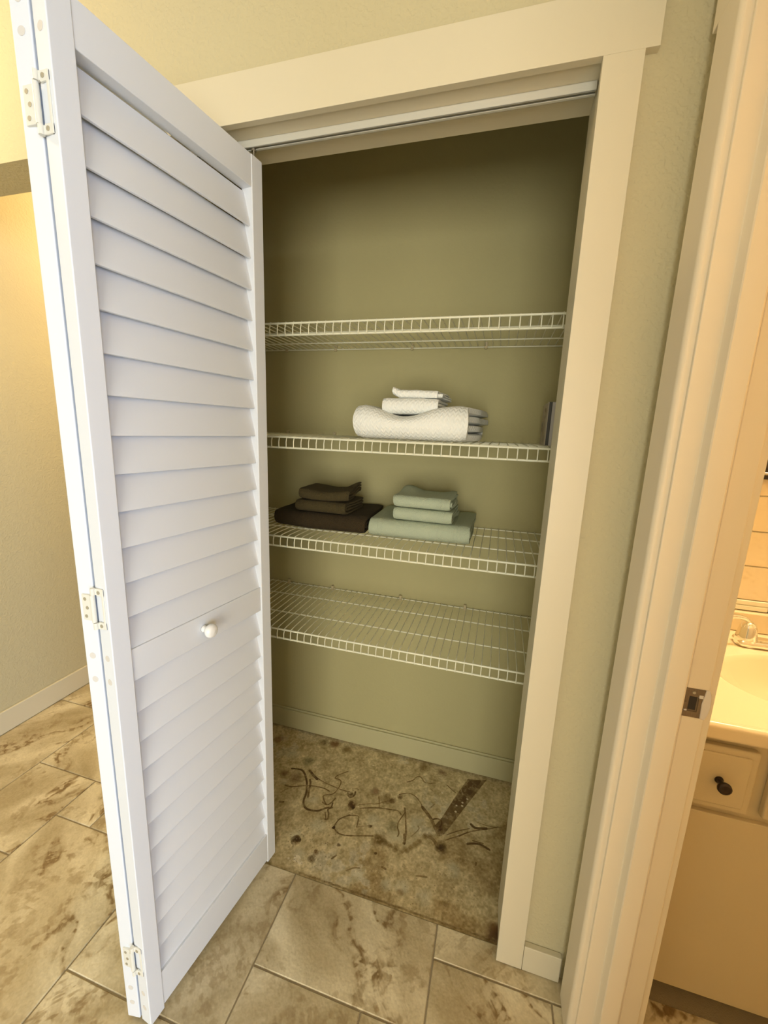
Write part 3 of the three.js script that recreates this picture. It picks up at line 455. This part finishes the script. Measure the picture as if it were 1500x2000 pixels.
{
  // one piece counter with a moulded oval basin and backsplash
  const X0 = 0.402, X1 = 1.32, Zk = -1.46, Zn = -0.908, T = 0.825, cx = 0.86, cz = -1.145, rx = 0.285, rz = 0.165, n = 64, pos = [], idx = [];
  const rings = [[1.0, 0], [0.975, -0.003], [0.93, -0.014], [0.84, -0.05], [0.66, -0.095], [0.40, -0.122], [0.10, -0.130]];
  const edge = (a) => { const c = Math.cos(a), s = Math.sin(a), k = Math.min(Math.abs(c) < 1e-6 ? 1e9 : ((c > 0 ? X1 : X0) - cx) / c, Math.abs(s) < 1e-6 ? 1e9 : ((s > 0 ? Zn - 0.012 : Zk) - cz) / s); return [cx + c * k, cz + s * k]; };
  const ang = []; for (let i = 0; i < n; i++) ang.push(i / n * Math.PI * 2); for (const [x, z] of [[X0, Zk], [X1, Zk], [X0, Zn - 0.012], [X1, Zn - 0.012]]) ang.push((Math.atan2(z - cz, x - cx) + 2 * Math.PI) % (2 * Math.PI)); ang.sort((a, b) => a - b);
  const N = ang.length;
  for (const a of ang) { const [x, z] = edge(a); pos.push(x, T, z); }
  for (const [k, y] of rings) for (const a of ang) pos.push(cx + rx * k * Math.cos(a), T + y, cz + rz * k * Math.sin(a));
  for (let r = 0; r < rings.length; r++) for (let i = 0; i < N; i++) { const a = r * N + i, b = r * N + (i + 1) % N, c = a + N, e = b + N; idx.push(a, c, b, b, c, e); }
  const last = rings.length * N, ce = pos.length / 3; pos.push(cx, T - 0.131, cz); for (let i = 0; i < N; i++) idx.push(last + i, ce, last + (i + 1) % N);
  const g = new THREE.BufferGeometry(); g.setAttribute('position', new THREE.Float32BufferAttribute(pos, 3)); g.setIndex(idx); g.computeVertexNormals(); g.setAttribute('uv', new THREE.Float32BufferAttribute(new Float32Array(pos.length / 3 * 2), 2));
  const c = mesh('countertop', merge([g, board(X0, X1, T - 0.036, T + 0.0035, Zn - 0.022, Zn, 0.010, 4), box(X0, X1, T - 0.03, T - 0.022, -1.03, Zn - 0.012)]), M.counter); tag(c, 'glossy cream vanity top with a moulded oval basin', 'countertop');
  tag(mesh('backsplash', board(X0, X1, T + 0.0003, 0.890, -1.46, -1.438, 0.006, 3), M.counter), 'low glossy cream backsplash behind the chrome faucet', 'backsplash');
  mesh('drain', lathe([[0, 0.004], [0.020, 0.004], [0.022, 0.002], [0.022, -0.004]], 24).translate(cx, T - 0.131, cz), M.chrome, c);
}
{
  const f = group('faucet', scene, [0.835, 0.8252, -1.345]); tag(f, 'chrome two handle faucet on the vanity top', 'faucet');
  mesh('base', new RoundedBoxGeometry(0.25, 0.020, 0.056, 4, 0.0098).translate(0, 0.010, 0), M.chrome, f);
  const bell = lathe([[0.0265, 0.0], [0.0265, 0.016], [0.0255, 0.018], [0.0265, 0.020], [0.0235, 0.034], [0.0205, 0.052], [0.016, 0.064], [0.008, 0.070], [0, 0.071]], 36);
  for (const s of [-1, 1]) {
    const h = mesh('handle', bell, M.chrome, f); h.position.set(s * 0.100, 0.002, 0);
    const lever = tube([[0, 0.050, 0], [s * 0.006, 0.072, 0.004], [s * 0.026, 0.083, 0.010], [s * 0.056, 0.084, 0.016], [s * 0.080, 0.078, 0.02]], 0.0068, 28, 12); mesh('lever', lever, M.chrome, h);
  }
  const sp = merge([tube([[0, 0.0, 0], [0, 0.040, 0.006], [0, 0.070, 0.030], [0, 0.078, 0.070], [0, 0.066, 0.105]], 0.0125, 30, 14), plain(cyl(0.022, 0.026, 0.022, 28).translate(0, 0.012, 0)), plain(cyl(0.011, 0.012, 0.016, 20).translate(0, 0.054, 0.106))]);
  mesh('spout', sp, M.chrome, f);
  mesh('lift_rod', merge([plain(cyl(0.003, 0.003, 0.07, 10).translate(0, 0.05, -0.022)), plain(new THREE.SphereGeometry(0.007, 14, 10).translate(0, 0.088, -0.022))]), M.chrome, f);
}
{
  const w = mesh('tile_backing', box(0.40, 1.42, 0.892, 1.36, -1.462, -1.4575), M.bathGrout); tag(w, 'glossy peach wall tiles above the vanity backsplash', 'wall tiles');
  const tg = metricUV(plain(new RoundedBoxGeometry(0.1055, 0.1055, 0.007, 2, 0.0026)));
  for (let r = 0; r < 4; r++) for (let k = 0; k < 9; k++) { const o = mesh('tile', tg, M.bathTile, w); o.position.set(0.401 + 0.054 + 0.108 * k, 0.9254 + 0.054 + 0.108 * r, -1.455); }
  const cap = metricUV(plain(new RoundedBoxGeometry(0.1055, 0.016, 0.009, 2, 0.0035)));
  for (let k = 0; k < 9; k++) for (const y of [0.9005, 0.917]) mesh('trim_tile', cap, M.bathGrout, w).position.set(0.401 + 0.054 + 0.108 * k, y, -1.4535);
}
{
  const m = group('mirror', scene, [0, 0, 0]); tag(m, 'wall mirror in a dark frame above the vanity', 'mirror');
  const x0 = 0.45, x1 = 1.28, y0 = 1.30, y1 = 1.86, z = -1.4505;
  mesh('frame', merge([board(x0, x1, y0, y0 + 0.014, z, z + 0.020, 0.003), board(x0, x1, y1 - 0.06, y1, z, z + 0.022, 0.004), board(x0, x0 + 0.06, y0, y1, z, z + 0.022, 0.004), board(x1 - 0.06, x1, y0, y1, z, z + 0.022, 0.004), board(x0, x1, y0 + 0.020, y0 + 0.07, z, z + 0.022, 0.004)]), M.blackFrame, m);
  mesh('bead', board(x0, x1, y0 + 0.013, y0 + 0.021, z, z + 0.024, 0.003), M.steel, m);
  mesh('mirror_glass', box(x0 + 0.055, x1 - 0.055, y0 + 0.065, y1 - 0.055, z + 0.004, z + 0.009), M.mirror, m);
}
// lamps
{
  const glow = new THREE.MeshStandardMaterial({ color: 0xffffff, emissive: new THREE.Color().setRGB(1, 0.78, 0.46), emissiveIntensity: 3.0, roughness: 0.4 });
  const ceilingLamp = (pos, { color, intensity }, label) => {
    const lamp = group('ceiling_lamp', scene, pos); tag(lamp, label, 'lamp');
    mesh('base', cyl(0.085, 0.095, 0.024, 36).translate(0, -0.0125, 0), M.steel, lamp);
    mesh('lamp_shade', lathe([[0, -0.125], [0.05, -0.119], [0.095, -0.098], [0.122, -0.066], [0.128, -0.036], [0.118, -0.026], [0, -0.0255]], 40), glow, lamp);
    const p = new THREE.PointLight(color, intensity); p.position.set(0, -0.07, 0); p.castShadow = true; p.shadow.radius = 4.5; p.name = 'lamp_glow'; lamp.add(p);
  };
  ceilingLamp([-1.65, H, -0.45], HALL_LAMP, 'round warm glass ceiling lamp of the hall');
  ceilingLamp([-1.50, H, -1.95], PASSAGE_LAMP, 'round warm glass ceiling lamp inside the passage');
  const bar = group('vanity_light', scene, [0.86, 2.06, -1.462]); tag(bar, 'three bulb light bar above the bathroom mirror', 'lamp');
  mesh('plate', board(-0.32, 0.32, -0.05, 0.05, 0.0005, 0.03, 0.006), M.chrome, bar);
  for (const x of [-0.22, 0, 0.22]) {
    const b = mesh('bulb', new THREE.SphereGeometry(0.055, 28, 20), glow, bar); b.position.set(x, 0, 0.088);
    const l = new THREE.PointLight(BATH_LAMP.color, BATH_LAMP.intensity); l.castShadow = true; l.shadow.radius = 2.5; l.name = 'vanity_bulb'; b.add(l);
  }
}
renderer.render(scene, camera);
